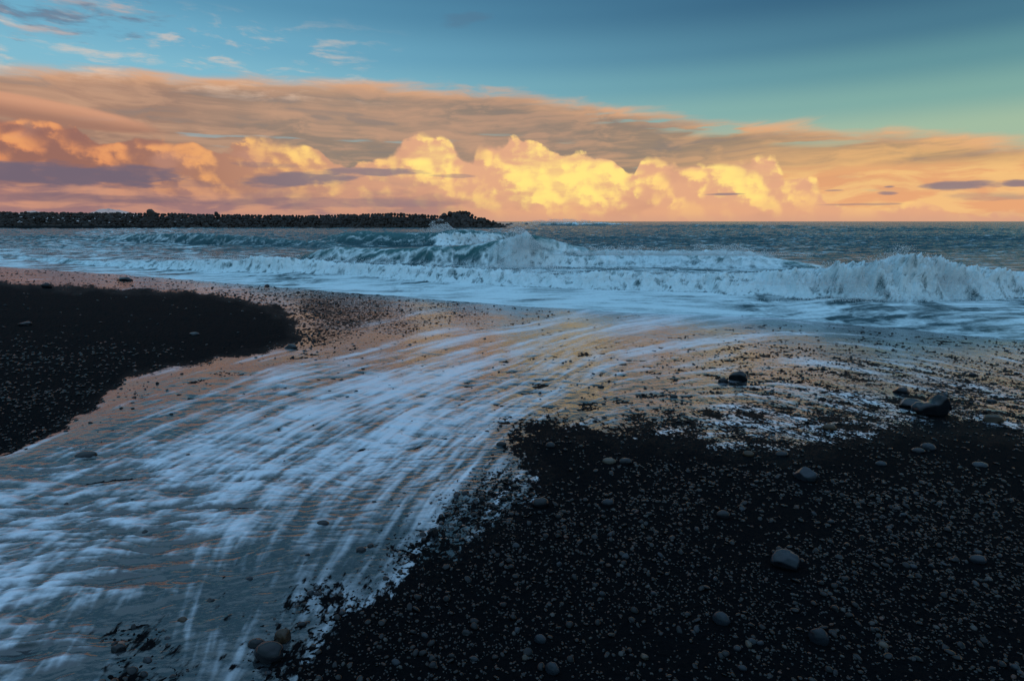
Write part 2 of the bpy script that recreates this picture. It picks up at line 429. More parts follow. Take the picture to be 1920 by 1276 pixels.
DRY_R = [(560, 1330), (622, 1240), (705, 1160), (815, 1085), (925, 1020), (1005, 965), (1045, 905), (1030, 862), (1000, 836), (1030, 818), (1085, 824), (1150, 838), (1230, 842), (1320, 864), (1480, 880), (1570, 854), (1680, 830), (1800, 826), (1920, 838), (2400, 870), (3500, 960), (3500, 3000), (400, 3000)]
# film control: px, py, foam, film level (-1 dry .. 1 deep), relief of gravel, ripple height, ripple size
CT = [(0, 515, .0, .4, .45, .1, 1), (300, 530, .0, .4, .5, .1, 1), (500, 555, .0, .35, .6, .1, 1), (600, 580, .0, .3, .9, .1, 1), (700, 585, .0, .4, .85, .3, .6), (850, 585, .0, .45, .8, .3, .5), (1000, 590, .02, .5, .7, .3, .6),
      (580, 640, .15, .2, 1, .2, .6), (660, 612, .02, .3, .9, .2, .5), (760, 618, .12, .4, .8, .2, .5), (700, 640, .42, .5, .3, .3, .5), (880, 603, .02, .5, .8, .2, .5), (1000, 604, .30, .5, .4, .2, .5), (850, 622, .5, .6, .1, .3, .5), (1120, 598, .30, .7, .2, .3, .6), (1250, 590, .75, .8, 0, .3, .6), (1400, 588, .6, .7, 0, .3, .6), (1550, 590, .35, .6, .1, .4, .6), (1700, 620, .2, .5, .2, .5, .5), (1850, 650, .15, .5, .3, .5, .5),
      (400, 700, .15, .35, .4, .3, .6), (560, 670, .4, .5, .2, .4, .7), (700, 665, .45, .7, .05, .4, .7), (850, 645, .8, .8, 0, .4, .7), (1000, 630, .85, .8, 0, .4, .7), (1150, 625, .75, .7, 0, .4, .6), (1300, 625, .45, .6, .2, .5, .5), (1450, 620, .3, .5, .3, .5, .5), (1650, 655, .3, .4, .5, .5, .4), (1900, 700, .35, .3, .9, .4, .3),
      (250, 730, .12, .25, .6, .2, .6), (400, 750, .35, .6, .1, .5, .9), (560, 730, .6, .8, 0, .5, .8), (700, 710, .85, .9, 0, .5, .8), (850, 700, .85, .8, 0, .5, .7), (1000, 680, .6, .7, .1, .6, .6), (1130, 670, .5, .5, .3, .5, .5), (1250, 680, .28, .35, .6, .4, .4), (1400, 680, .25, .3, .8, .4, .4), (1600, 700, .3, .25, .9, .4, .3), (1800, 730, .5, .2, 1, .3, .3),
      (150, 800, .1, .35, .5, .2, .6), (300, 790, .4, .7, .1, .6, .9), (450, 800, .7, .9, 0, .6, .9), (600, 790, .85, .9, 0, .6, .9), (750, 770, .85, .9, 0, .6, .7), (880, 760, .7, .7, .1, .7, .5), (1000, 740, .5, .45, .3, .6, .4), (1100, 750, .15, .3, .5, .4, .4), (1250, 760, .15, .25, .7, .3, .3), (1400, 780, .55, .2, 1, .3, .3), (1600, 780, .62, .15, 1, .3, .3), (1250, 800, .5, .12, 1, .2, .3), (1450, 845, .65, .15, 1, .2, .3), (1750, 790, .55, .12, 1, .2, .3),
      (0, 870, .35, .6, .1, .5, .9), (150, 860, .55, .8, 0, .8, 1), (300, 870, .8, 1, 0, 1, 1), (450, 880, .85, 1, 0, 1, 1), (600, 870, .85, .9, 0, 1, .8), (750, 850, .75, .7, .1, .9, .55), (880, 850, .6, .45, .4, .5, .4), (950, 800, .45, .3, .5, .4, .4), (930, 900, .6, .15, 1, .2, .3),
      (0, 980, .82, 1, 0, 1, 1), (200, 980, .8, 1, 0, 1, 1), (400, 980, .65, .9, 0, .9, .9), (600, 960, .6, .7, .1, .6, .6), (750, 950, .65, .3, .5, .3, .4), (880, 960, .65, .12, 1, .2, .3),
      (0, 1100, .85, 1, 0, 1, 1), (200, 1100, .6, .9, .05, .8, .9), (350, 1080, .34, .6, .3, .5, .8), (430, 1110, .2, .3, .7, .2, .6), (500, 1060, .45, .5, .4, .3, .6), (650, 1050, .62, .25, .6, .2, .4), (780, 1030, .5, .1, 1, .1, .3),
      (0, 1220, .7, .9, 0, .8, 1), (120, 1230, .6, .8, .1, .6, 1), (250, 1190, .15, .15, .9, .3, .8), (300, 1210, .12, .1, 1, .2, .6), (375, 1190, .7, .6, .1, .3, .6), (450, 1150, .3, .2, .8, .2, .4), (600, 1120, .85, .15, 1, .1, .3), (230, 1265, .25, .1, 1, .2, .4), (400, 1260, .6, .3, .7, .2, .4), (520, 1240, .55, .1, 1, .1, .3)]
# flow direction control: px, py, dx, dy in photograph pixels
FLOW = [(0, 540, -1, .02), (500, 560, -1, .05), (900, 580, -1, .05), (1200, 590, -1, .08), (1500, 590, -1, -.1), (1850, 650, -1, -.25),
        (600, 660, -1, .2), (900, 640, -1, .16), (1150, 620, -1, .25), (1400, 650, -1, .2), (1700, 720, -1, -.15), (300, 740, -1, .28), (600, 740, -1, .3), (850, 720, -1, .38), (1050, 700, -1, .6), (1200, 740, -1, .1), (1500, 760, -1, -.3), (1750, 780, -1, -.35),
        (100, 850, -1, .4), (350, 830, -1, .42), (600, 850, -1, .55), (800, 830, -1, .8), (930, 860, -.8, 1), (0, 950, -1, .25), (200, 960, -1, .5), (400, 960, -1, .8), (600, 980, -.6, 1), (800, 960, -.6, 1), (100, 1060, -1, .7), (250, 1080, -.55, 1), (380, 1080, -.2, 1), (500, 1100, -.3, 1), (650, 1080, -.7, 1), (50, 1200, -.9, 1), (200, 1200, -.6, 1), (350, 1200, -.2, 1), (500, 1240, -.6, 1)]

vis = (PX > -500) & (PX < 2420)
ct = idw(np.clip(PX, -300, 2300), np.clip(PY, 480, 1500), CT)
Ff, Tf, Gf, Rf, Sf = [ct[..., i] for i in range(5)]
fl = idw(np.clip(PX, -300, 2300), np.clip(PY, 480, 1500), FLOW, r=60)
# index-space flow for line integral convolution
def index_of(px, py):
    x, y = at_ground(px, py)
    return (x / (y + 1.1) + 1.2) / 2.4 * (NC - 1), np.interp(y, ys, np.arange(NR))
e = 2.0
cx0, cy0 = GX[:, :], GY[:, :]
n_ = np.maximum(np.hypot(fl[..., 0], fl[..., 1]), 1e-6); fx, fy = fl[..., 0] / n_, fl[..., 1] / n_
QX, QY = at_ground(PX + fx * e, np.clip(PY + fy * e, 470, 4000))
ic = (QX / (QY + 1.1) + 1.2) / 2.4 * (NC - 1) - np.arange(NC)[None, :]
ir = np.interp(QY.ravel(), ys, np.arange(NR)).reshape(QY.shape) - np.arange(NR)[:, None]
nn = np.maximum(np.hypot(ic, ir), 1e-6); ic /= nn; ir /= nn
def bil(a, r, c):
    r = np.clip(r, 0, a.shape[0] - 1.001); c = np.clip(c, 0, a.shape[1] - 1.001)
    r0 = r.astype(np.int32); c0 = c.astype(np.int32); fr = r - r0; fc = c - c0
    return (a[r0, c0] * (1 - fr) + a[r0 + 1, c0] * fr) * (1 - fc) + (a[r0, c0 + 1] * (1 - fr) + a[r0 + 1, c0 + 1] * fr) * fc
def lic(src, steps, h):
    out = src.copy(); w = 1.0
    for sgn in (1, -1):
        r = np.repeat(np.arange(NR, dtype=float)[:, None], NC, 1); c = np.repeat(np.arange(NC, dtype=float)[None, :], NR, 0)
        for k in range(steps):
            dr = bil(ir, r, c); dc = bil(ic, r, c)
            r = r + dr * h * sgn; c = c + dc * h * sgn
            ww = .5 + .5 * math.cos(math.pi * (k + 1) / (steps + 1))
            out = out + bil(src, r, c) * ww; w += ww
    out = out / w
    return (out - out.mean()) / out.std()
II, JJ = np.meshgrid(np.arange(NR, dtype=float), np.arange(NC, dtype=float), indexing='ij')
L1 = lic(fbm(JJ / 16, II / 16, 4, .7, 1), 26, 3.0)          # broad streaks
L2 = lic(fbm(JJ / 5, II / 5, 3, .7, 2), 14, 2.0)            # fine streaks
L3 = lic(fbm(JJ / 40, II / 34, 3, .6, 3), 30, 4.0)          # very broad
# gravel relief on the sand
grit = np.maximum(0, fbm(GX * 26, GY * 26, 3, .6, 5)) * 1.0
stones = np.clip(billow(GX * 17, GY * 17, 2, .5, 8) - .62, 0, 1) * 2.6
far = ss(3, 12, GY)
stones_far = np.clip(perlin(JJ / 2.6, II / 1.7, 9) * .9 + .5 * perlin(JJ / 6, II / 3.4, 10), 0, 1)
relief = lerp(.006 * grit + .008 * stones, .020 * stones_far + .006 * grit, far)
dryL = sdf_poly(PX, PY, DRY_L, 1.8); dryR = sdf_poly(PX, PY, DRY_R, 1.2)
px_noise = fbm(JJ / 34, II / 26, 4, .6, 12)
dry = np.maximum(dryL + px_noise * 26, dryR + px_noise * 26)
dmask = ss(-30, 20, dry)
und = .035 * fbm(GX * .35, GY * .35, 3, .5, 20) * ss(.5, 3, GY)
BZ = PZ + und + relief * lerp(.35 + Gf, 1.0, dmask)
# film level above the smooth sand
level = lerp(.002 + .016 * Tf + .006 * ss(4, 2.5, GY), -.03, ss(-26, 40, dry))
level = level - (.004 + .001 * far) * Gf * ss(-160, -10, dry) - .008 * np.clip(Gf - .15, 0, 1) * ss(4.2, 2.6, GY)
seaward = edge_px(PX) - PY                                  # px above the water's edge
# ripples: short standing waves lying across the slope
wav = GY - GX * .26
def ridge(x, y, o, seed):
    t = 0; w = 0
    for i in range(o):
        t = t + .6 ** i * (1 - 2.4 * np.abs(perlin(x * 2.1 ** i, y * 2.1 ** i, seed + i))); w += .6 ** i
    t = t / w; return (t - t.mean()) / t.std()
wob = .22 * fbm(GX * 1.2, GY * 2.0, 3, .5, 30)
rp = ridge(GX * 1.7 + 9, (wav + wob) * 4.6, 2, 31)
rp2 = ridge(GX * 5, (wav + wob * .6) * 13, 2, 34)
rp3 = ridge(GX * 2.2 + 3, (wav + wob) * 3.0, 3, 36)
rpf = ridge(GX * 9, (wav + wob * .5) * 22, 2, 39)
sc_near = ss(5.5, 2.8, GY)
big_ = ss(.5, .9, Sf)
rpn = (rp * sc_near * big_ + rp2 * .75 * ss(8, 4, GY) * (1 - .7 * big_) + rp3 * .75 * ss(3, 5.5, GY) + rpf * .35 * ss(6.5, 3.5, GY)) * Rf
ripple = (rp * .0075 * sc_near * big_ + rp2 * .0028 * ss(8, 4, GY) + rp3 * .008 * ss(3, 6, GY)) * Rf
SZ = PZ + und + level + ripple * ss(-10, -80, dry) + L1 * .0018 * Rf * np.clip(GY / 3, .8, 4)
nearf = ss(4.5, 2.4, GY)
brd = lic(ridge(JJ / 9, II / 9, 2, 44), 12, 1.6)
bands = (.11 * L1 + .07 * L2 * (1 - .5 * nearf) + .09 * L3 + .075 * brd) * (1 - .38 * nearf)
foam = Ff * 1.0 - .09 - .05 * nearf + bands * 1.12 + rpn * (.18 + .10 * nearf) - .15 * ss(5.5, 2.2, GY)
foam = foam - .25 * ss(.02, .2, -seaward / 100) * 0
foam = np.where(seaward > -14, np.maximum(foam, lerp(foam, .2 + .1 * L1, ss(-14, 0, seaward))), foam)
grit_m = np.clip(np.maximum(Gf * ss(0, -60, dry) * np.where(PY < 640, .80, .62), np.maximum(ss(-40, 6, dryL + px_noise * 22), ss(-165, 12, dryR + px_noise * 30) ** 2.3) * 1.1), 0, 1.1)
film_ok = (SZ - BZ > -.012) & (seaward < 10)
damp = 1 - ss(-14, 12, dry + px_noise * 10)
# beach
bv = np.stack([GX, GY, BZ], -1).reshape(-1, 3)
bm_ = (PY[:-1, :-1] > -1e9)
beach_me = np_mesh('beach', bv, grid_quads(NR, NC)[:, ::1], M_SAND, {'damp': damp})
beach = tag(link('beach', beach_me), kind='structure')
fq = film_ok[:-1, :-1] | film_ok[1:, :-1] | film_ok[:-1, 1:] | film_ok[1:, 1:]
v, q, at = compact(np.stack([GX, GY, SZ], -1).reshape(-1, 3), grid_quads(NR, NC, fq), {'foam': foam, 'grit': grit_m})
swash = tag(link('backwash_water', np_mesh('backwash_water', v, q, M_SWASH, at)), kind='structure')
# the rest of the shore, behind and beside the camera, plus the sea bed
gx = np.concatenate([np.linspace(-9000, -100, 10), np.linspace(-90, 90, 61), np.linspace(100, 9000, 10)])
gy = np.concatenate([np.linspace(-9000, -100, 8), np.linspace(-90, 78, 57)])
hx, hy = np.meshgrid(gx, gy)
hz = np.where(np.abs(NX * hx + NY * hy) > 60, np.where(NX * hx + NY * hy < 0, Z0 + SLOPE * 60, -1.3), plane_z(hx, hy)) - .06
inside = (hy > 2.0) & (np.abs(hx / (hy + 1.1)) < 1.15)
hz = np.where(inside, hz - 1.0, hz)
link('ground', np_mesh('ground', np.stack([hx, hy, hz], -1).reshape(-1, 3), grid_quads(*hx.shape), M_SAND, {'damp': np.zeros(hx.size)}))['kind'] = 'structure'

# ------------------------------------------------------------------ sea
sy_ = [12.5]
while sy_[-1] < 30000:
    y0 = sy_[-1]
    sy_.append(y0 + (.085 if y0 < 30 else .13 if y0 < 48 else .2 if y0 < 80 else .2 * (y0 / 80) ** 2.2))
sy_ = np.array(sy_)
if True:
    nc = 1300; txs = np.linspace(-1.25, 1.25, nc)
    sx = txs[None, :] * (sy_[:, None] + 1.1); sY = np.repeat(sy_[:, None], nc, 1)
    spx, spy = to_px(sx, sY, np.zeros_like(sx))
    H = np.zeros_like(sx); SF = np.zeros_like(sx); TH = np.zeros_like(sx); WW = np.zeros_like(sx)
    SHY = np.zeros_like(sx)
    bp = np.clip(spx, -1400, 3300)
    warp = fbm(sx * .5, sY * .15, 3, .5, 50) + .28 * fbm(sx * 2.2, sY * .4, 3, .6, 51)
    def breaker(toe, crest, wf, wb, foamf, foamb, lean=.3, wj=.8, thin=.5, rough=1.0):
        """toe / crest: (px, py) lists; foamf / foamb: (px, amount) on the front and behind."""
        tpx, tpy = zip(*toe); cpx, cpy = zip(*crest)
        X_ = bp
        ty = np.interp(X_, tpx, tpy); cy = np.interp(X_, cpx, cpy)
        yb = at_sea(X_, ty)[1] + warp * wj
        rx = ray(X_, cy); tz = rx[2] / rx[1]
        h = np.maximum(0, HC + (yb + wf) * tz)
        ends = ss(tpx[0], tpx[0] + 90, X_) * ss(tpx[-1], tpx[-1] - 90, X_)
        h = h * ends
        s = sY - yb
        prof = np.where(s < wf, ss(0, 1, np.clip(s / wf, 0, 1)) ** .8, np.exp(-((s - wf) / wb) ** 2))
        prof = np.where(s < 0, 0, prof)
        ff = np.interp(X_, *zip(*foamf)) * ss(-.15, .1, s) * ss(wf * 1.5, wf * .9, s)
        fb = np.interp(X_, *zip(*foamb)) * ss(wf * .6, wf, s) * ss(wf + wb * 2.2, wf, s)
        return h * prof, np.maximum(ff, fb) * ends, prof * ends * ss(wf * 1.6, wf * .8, s) * ss(-.1, .5 * wf, s) * thin, h, s, prof
    def add(b, white=None):
        global H, SF, TH, WW
        H = np.maximum(H, b[0]); SF = np.maximum(SF, b[1]); TH = np.maximum(TH, b[2])
    full = [(-2000, 1), (4000, 1)]
    B1 = breaker([(-900, 452), (-300, 462), (0, 476), (200, 490), (400, 502), (640, 515), (800, 527), (960, 536), (1130, 543), (1280, 549), (1400, 550), (1600, 561), (1750, 564), (1920, 559), (2300, 570), (3200, 600)],
                 [(-900, 449), (-300, 458), (0, 470), (100, 470), (200, 471), (300, 473), (400, 476), (520, 481), (640, 494), (760, 499), (960, 509), (1050, 516), (1130, 511), (1280, 516), (1400, 513), (1500, 507), (1560, 498), (1610, 494), (1650, 487), (1690, 483), (1740, 490), (1790, 503), (1850, 508), (1920, 510), (2300, 530), (3200, 570)],
                 1.5, 1.6, [(-900, .5), (0, .55), (180, .8), (400, .95), (4000, .97)], [(-900, .5), (0, .5), (400, .75), (640, .5), (960, .6), (1500, .6), (1700, .9), (1850, .5), (3200, .5)], wj=1.0)
    add(B1)
    B2 = list(breaker([(520, 486), (640, 491), (800, 497), (950, 500), (1100, 501), (1300, 502), (1440, 504), (1600, 508)],
                 [(520, 478), (600, 466), (640, 465), (720, 465), (800, 463), (880, 459), (930, 452), (962, 446), (985, 437), (1010, 441), (1040, 449), (1075, 460), (1110, 468), (1160, 471), (1220, 471), (1300, 472), (1340, 470), (1400, 473), (1450, 485), (1600, 504)],
                 2.6, 2.0, [(520, .48), (900, .55), (945, .62), (965, .85), (1000, .84), (1200, .80), (1480, .74), (1600, .6)], [(520, .3), (900, .42), (960, .55), (985, .7), (1020, .3), (1090, .25), (1130, .8), (1400, .8), (1600, .5)], thin=1.0))
    g_ = ss(985, 1010, bp) * ss(1135, 1085, bp)            # glassy shoulder right of the peak
    B2[1] = B2[1] * (1 - g_ * ss(2.6 * .38, 2.6 * .62, B2[4]) * .85)
    add(B2)
    B3 = breaker([(560, 457), (640, 460), (760, 461), (830, 462), (930, 460), (1000, 455), (1040, 452)],
                 [(560, 440), (640, 437), (700, 433), (760, 436), (815, 434), (850, 431), (900, 432), (945, 436), (965, 433), (985, 440), (1040, 450)],
                 4.2, 4.0, [(560, .1), (800, .2), (822, .9), (930, .85), (962, .3), (1040, .1)], [(560, .1), (810, .2), (830, .6), (870, .3), (1040, .2)], thin=.75, wj=1.5)
    s3, wf3 = B3[4], 4.2
    B3 = (B3[0], B3[1] * np.where(s3 > wf3 * .66, .35, 1.0) * ss(wf3 * .04, wf3 * .14, s3), B3[2], B3[3], B3[4], B3[5])
    add(B3)
    for toe, crest, wf, wb, f, fb, th, wj in [
        ([(120, 452), (300, 456), (560, 462), (700, 468)], [(120, 449), (240, 440), (330, 437), (480, 443), (560, 450), (700, 464)], 3.5, 3.5, .30, .35, .4, 1.5),
        ([(1100, 425), (1300, 427), (1420, 429), (1580, 428), (1640, 427)], [(1100, 423), (1300, 421), (1420, 421.5), (1540, 424), (1640, 426)], 26, 16, .0, .0, 0, 4),
        ([(1440, 433), (1600, 435), (1800, 434), (1960, 433)], [(1440, 431), (1560, 428), (1700, 426.5), (1860, 429), (1960, 431)], 18, 10, .0, .05, 0, 4),
        ([(940, 422.5), (1000, 423), (1100, 424), (1240, 424)], [(940, 421), (1000, 418.5), (1060, 418), (1130, 418.5), (1240, 422.5)], 14, 14, .25, 1.0, .2, 3),
        ([(1240, 458), (1500, 462), (1700, 462), (1980, 466)], [(1240, 455), (1500, 457), (1700, 455), (1980, 458)], 5, 5, .05, .2, .1, 2),
        ([(1000, 446), (1200, 450), (1500, 450), (1980, 452)], [(1000, 443), (1250, 443.5), (1500, 445), (1800, 441), (1980, 441)], 9, 7, .05, .1, .1, 3),
        ([(-600, 445), (0, 449), (260, 449), (420, 446)], [(-600, 443), (0, 444), (260, 438), (420, 440)], 5, 5, .35, .4, .2, 2),
        ([(540, 478), (640, 480), (1000, 481)], [(540, 476), (640, 472), (1000, 476)], 3, 3, .2, .2, .2, 1)]:
        add(breaker(toe, crest, wf, wb, [(-2000, f), (4000, f)], [(-2000, fb), (4000, fb)], thin=th, wj=wj))
    # chop
    amp = .07 + .17 * ss(30, 100, sY) + .30 * ss(120, 500, sY)
    chop = fbm(sx * .35, sY * .7, 5, .58, 60); chop2 = fbm(sx * .09, sY * .16, 4, .55, 66)
    amp = amp * ss(18, 30, sY)
    H = H + chop * amp * 1.3 + chop2 * amp * 2.2 * ss(25, 70, sY)
    # whitewater lumps
    white = ss(.6, .95, SF)
    lump = billow(sx * .9, sY * .9, 6, .62, 70); lump2 = billow(sx * 2.6, sY * 2.6, 4, .62, 74)
    hgt = np.clip(H / 1.2, .25, 1.2)
    lump3 = billow(sx * 1.5 + .4 * lump2, sY * 1.1, 4, .7, 78)
    H = H + white * ((lump - .35) * .55 * hgt + (lump2 - .4) * .12)
    # foam pattern on open water: control + net
    SC = [(-300, 470, .5), (0, 440, .25), (100, 460, .45), (300, 465, .4), (200, 445, .45), (450, 450, .25), (600, 470, .3), (500, 430, .2), (750, 475, .3), (750, 445, .1), (1100, 435, .18), (1400, 440, .2), (1700, 440, .2), (1850, 450, .22), (1250, 460, .26), (1550, 455, .24), (1500, 475, .3), (1600, 480, .22), (1800, 480, .3), (1900, 490, .3), (1700, 460, .12),
          (0, 490, .8), (200, 500, .8), (400, 518, .9), (640, 532, .95), (900, 552, .95), (1100, 562, .95), (1300, 566, .9), (1500, 572, .75), (1700, 585, .62), (1900, 600, .68), (1600, 600, .4), (1900, 580, .66), (1000, 495, .6), (600, 490, .5), (1400, 490, .6), (1750, 420, .08), (1200, 418, .08), (600, 425, .1), (100, 425, .1), (1500, 600, .3), (2300, 600, .6)]
    base = idw(np.clip(spx, -500, 2400), spy, SC, sy=3.0, r=16)[..., 0]
    net = billow(sx * .55 + warp, sY * .8, 4, .6, 80); netn = fbm(sx * .25, sY * .8, 4, .6, 84)
    sheet = ss(20, 6, edge_px(spx) * 0 + (spy - 0) * 0 + 0) * 0
    foamS = base + (net - .45) * .55 * (1 - ss(.6, .9, base)) + netn * .55 * (1 - .3 * ss(.7, .95, base))
    calm = fbm(sx * .35 + 7, sY * 1.9, 4, .6, 88)
    foamS = foamS + ss(.45, .7, base) * (calm * .42 - .10)
    SFn = SF + (net - .5) * .7 * (1 - white) * ss(.1, .3, SF)
    SFn = SFn - white * (.42 * ss(.50, .10, lump3) + .22 * ss(.45, .1, lump2)) + .04 * white
    FO = np.maximum(foamS * (1 - ss(.25, .6, SF)), SFn)
    foam2 = np.clip(FO, 0, 1.2)
    # run-up over the beach
    gz = plane_z(sx, sY) + .035 * fbm(sx * .35, sY * .35, 3, .5, 20)
    ppx, ppy = to_px(sx, sY, np.maximum(gz, 0))
    up = edge_px(ppx) + warp * 0 - ppy + fbm(sx * .9, sY * .9, 3, .5, 90) * 2.5
    edge = ss(-6, 16, up)
    run = gz + lerp(-.06, .05, edge) + .012 * ss(2, 14, up) * fbm(sx * 1.2, sY * 5, 3, .6, 92)
    Z = lerp(run, np.maximum(H * ss(6, 30, up), run), ss(4, 34, up))
    Z = np.where(up > 0, Z, run)
    # curl: push crests towards the shore where the face is steep
    lean = (TH * 1.0 + white * .4) * np.clip(H - .7, 0, 1.5) * .5
    sYd = sY - lean * (1 - 0)
    keep = (up > -9)
    kq = keep[:-1, :-1] | keep[1:, 1:]
    v, q, at = compact(np.stack([sx, sYd, Z], -1).reshape(-1, 3), grid_quads(len(sy_), nc, kq), {'foam': foam2, 'thin': TH})
    tag(link('sea', np_mesh('sea', v, q, M_SEA, at)), kind='structure')
#REST-BEGIN
# ------------------------------------------------------------------ stones
import bmesh
def ico(sub):
    bm = bmesh.new(); bmesh.ops.create_icosphere(bm, subdivisions=sub, radius=1)
    v = np.array([p.co[:] for p in bm.verts]); f = np.array([[q.index for q in p.verts] for p in bm.faces]); bm.free()
    return v, f
ICO = {k: ico(k) for k in (1, 2, 3, 4)}
def stone_verts(v, seed, squash=(1, .8, .55), rough=.16, cuts=0, cut_at=.72, fine=.0):
    rs = np.random.default_rng(seed); v = v.copy()
    o = rs.uniform(-50, 50, 3)
    n = np.array([mnoise.noise(Vector(p * .9 + o)) for p in v]); n2 = np.array([mnoise.noise(Vector(p * 2.1 + o)) for p in v])
    v = v * (1 + rough * n + rough * .45 * n2)[:, None]
    if fine:
        n3 = np.array([mnoise.fractal(Vector(p * 4 + o), 1.0, 2.0, 4) for p in v]); v = v * (1 + fine * n3)[:, None]
    for k in range(cuts):
        d = rs.normal(size=3); d /= np.linalg.norm(d); h = cut_at * rs.uniform(.8, 1.1)
        dist = v @ d - h; m = dist > 0; v[m] -= np.outer(dist[m] * .93, d)
    return v * np.array(squash)
def rotm(rs, tilt=.5):
    return np.array(Matrix.Rotation(rs.uniform(0, 6.283), 3, 'Z') @ Matrix.Rotation(rs.normal() * tilt, 3, 'X') @ Matrix.Rotation(rs.normal() * tilt, 3, 'Y'))
def tri_mesh(name, v, f, m, smooth=True): return np_mesh(name, v, f, m, tris=True, smooth=smooth)
def ground_h(x, y):
    x = np.asarray(x, float); y = np.asarray(y, float)
    c = (x / (y + 1.1) + 1.2) / 2.4 * (NC - 1); r = np.interp(y, ys, np.arange(NR))
    return bil(PZ + und, r, c)
def field(a, x, y):
    c = (x / (y + 1.1) + 1.2) / 2.4 * (NC - 1); r = np.interp(y, ys, np.arange(NR))
    return bil(a, r, c)

# the rocks one can point at: px, py of the foot, width px, height px, material, cuts, label
ROCKS = [
 (84, 542, 17, 11, 'd', 5, 'dark upright rock at the rim of the left black sand patch'),
 (231, 529, 25, 8, 'd', 3, 'dark low rock alone in the wet strip at the upper left'),
 (500, 540, 9, 5, 'd', 2, 'tiny dark stone in the wet strip just below the surf foam'),
 (542, 655, 27, 10, 'd', 3, 'dark rounded rock at the tip of the left black sand patch'),
 (42, 613, 22, 9, 'd', 4, 'low black lump on the left sand patch near the picture edge'),
 (362, 630, 17, 6, 'd', 2, 'small black stone in the middle of the left sand patch'),
 (1388, 716, 36, 20, 'd', 5, 'peaked black rock standing in the golden reflection'),
 (1357, 719, 17, 10, 'd', 1, 'small round black stone just left of the peaked rock'),
 (1694, 741, 27, 15, 'd', 2, 'round black rock behind the flat slab on the right'),
 (1716, 766, 50, 12, 'd', 2, 'flat wet slab rock between the round rock and the wedge rock'),
 (1754, 783, 60, 36, 'w', 4, 'large wedge shaped dark rock with a raised right end'),
 (1872, 798, 34, 18, 'b', 3, 'brownish rock with a foam collar near the right picture edge'),
 (1773, 748, 14, 10, 'd', 2, 'small upright black stone behind the wedge rock'),
 (1862, 757, 18, 6, 'd', 1, 'flat black stone in the wet gravel beyond the brownish rock'),
 (1825, 706, 12, 6, 'd', 1, 'lone black pebble highest up on the right wet slope'),
 (1557, 808, 24, 12, 'b', 1, 'smooth brown stone at the edge of the thin foam'),
 (1513, 906, 38, 26, 'g', 7, 'angular blue grey stone lying on the black sand'),
 (1480, 1072, 52, 32, 'g', 6, 'large faceted grey green stone in the foreground shingle'),
 (1405, 860, 20, 10, 'b', 1, 'rounded reddish stone at the foot of the foam fringe'),
 (1468, 860, 22, 10, 'd', 1, 'rounded black stone in the last white foam tongue'),
 (1143, 871, 24, 11, 't', 1, 'pale tan oval pebble beside a darker one'),
 (1174, 873, 23, 12, 'd', 1, 'dark oval pebble just right of the pale tan one'),
 (1014, 952, 30, 17, 'd', 1, 'round dark stone with foam on both sides'),
 (1140, 950, 22, 12, 'g', 1, 'smooth grey oval pebble on the sand right of the foam edge'),
 (1357, 975, 24, 14, 'd', 1, 'flat dark disc shaped pebble mid right'),
 (1355, 1172, 30, 20, 'g', 1, 'elongated blue grey pebble pointing down to the right'),
 (1539, 1208, 32, 24, 'g', 1, 'wide smooth grey pebble at the lower right'),
 (1838, 1058, 28, 15, 'g', 1, 'pale oval grey pebble near the right picture edge'),
 (1036, 1262, 26, 18, 'g', 1, 'round grey pebble at the bottom edge of the picture'),
 (1013, 1203, 22, 14, 'g', 1, 'small grey oval pebble above the bottom edge pebble'),
 (500, 1240, 54, 30, 'd', 1, 'large smooth black stone in the foam at the bottom'),
 (527, 1206, 30, 22, 'b', 4, 'brown block stone behind the large smooth black one'),
 (478, 1216, 30, 16, 'd', 1, 'black stone tucked behind the left of the large smooth one'),
 (603, 988, 24, 12, 'd', 1, 'dark domed stone alone in the foam film left of centre'),
 (676, 1034, 18, 9, 'd', 1, 'dark oval stone in the foam just below the domed one'),
 (812, 1004, 20, 17, 'd', 5, 'small pointed black rock by a bright foam puddle'),
 (1744, 846, 26, 14, 'g', 1, 'round stone beside a small foam patch on the right sand'),
 (1725, 851, 24, 10, 'd', 1, 'dark stone in the small foam patch on the right sand'),
 (1654, 877, 20, 9, 'g', 1, 'pale rimmed oval pebble below the small foam patch'),
 (1842, 878, 26, 9, 'g', 1, 'long flat grey pebble on the sand at the far right'),
 (218, 1228, 26, 15, 'd', 3, 'black stone among the gravel at the lower left'),
 (340, 1170, 18, 11, 'b', 1, 'brown rounded stone in the swirl of foam at lower left'),
 (155, 862, 36, 9, 'd', 1, 'black flat rock awash at the left side of the stream'),
 (1032, 839, 18, 10, 'd', 1, 'dark stone in the thin foam near the corner of the black sand'),
 (412, 1020, 22, 9, 'd', 3, 'low black rock in the foam above the lower left gravel'),
 (940, 836, 18, 9, 'd', 1, 'dark stone in the foam left of the black sand corner'),
 (1264, 747, 14, 7, 'd', 1, 'small black stone in the golden wet patch left of the peaked rock'),
 (1127, 727, 12, 5, 'd', 1, 'small flat black stone at the left of the golden wet patch'),
 (1888, 662, 8, 4, 'd', 1, 'tiny black stone in the wet gravel at the far right'),
]
MM = {'d': M_DARK, 'g': M_GREY, 't': M_TAN, 'b': M_BROWN, 'w': M_DARK}
rs = np.random.default_rng(5)
taken = []
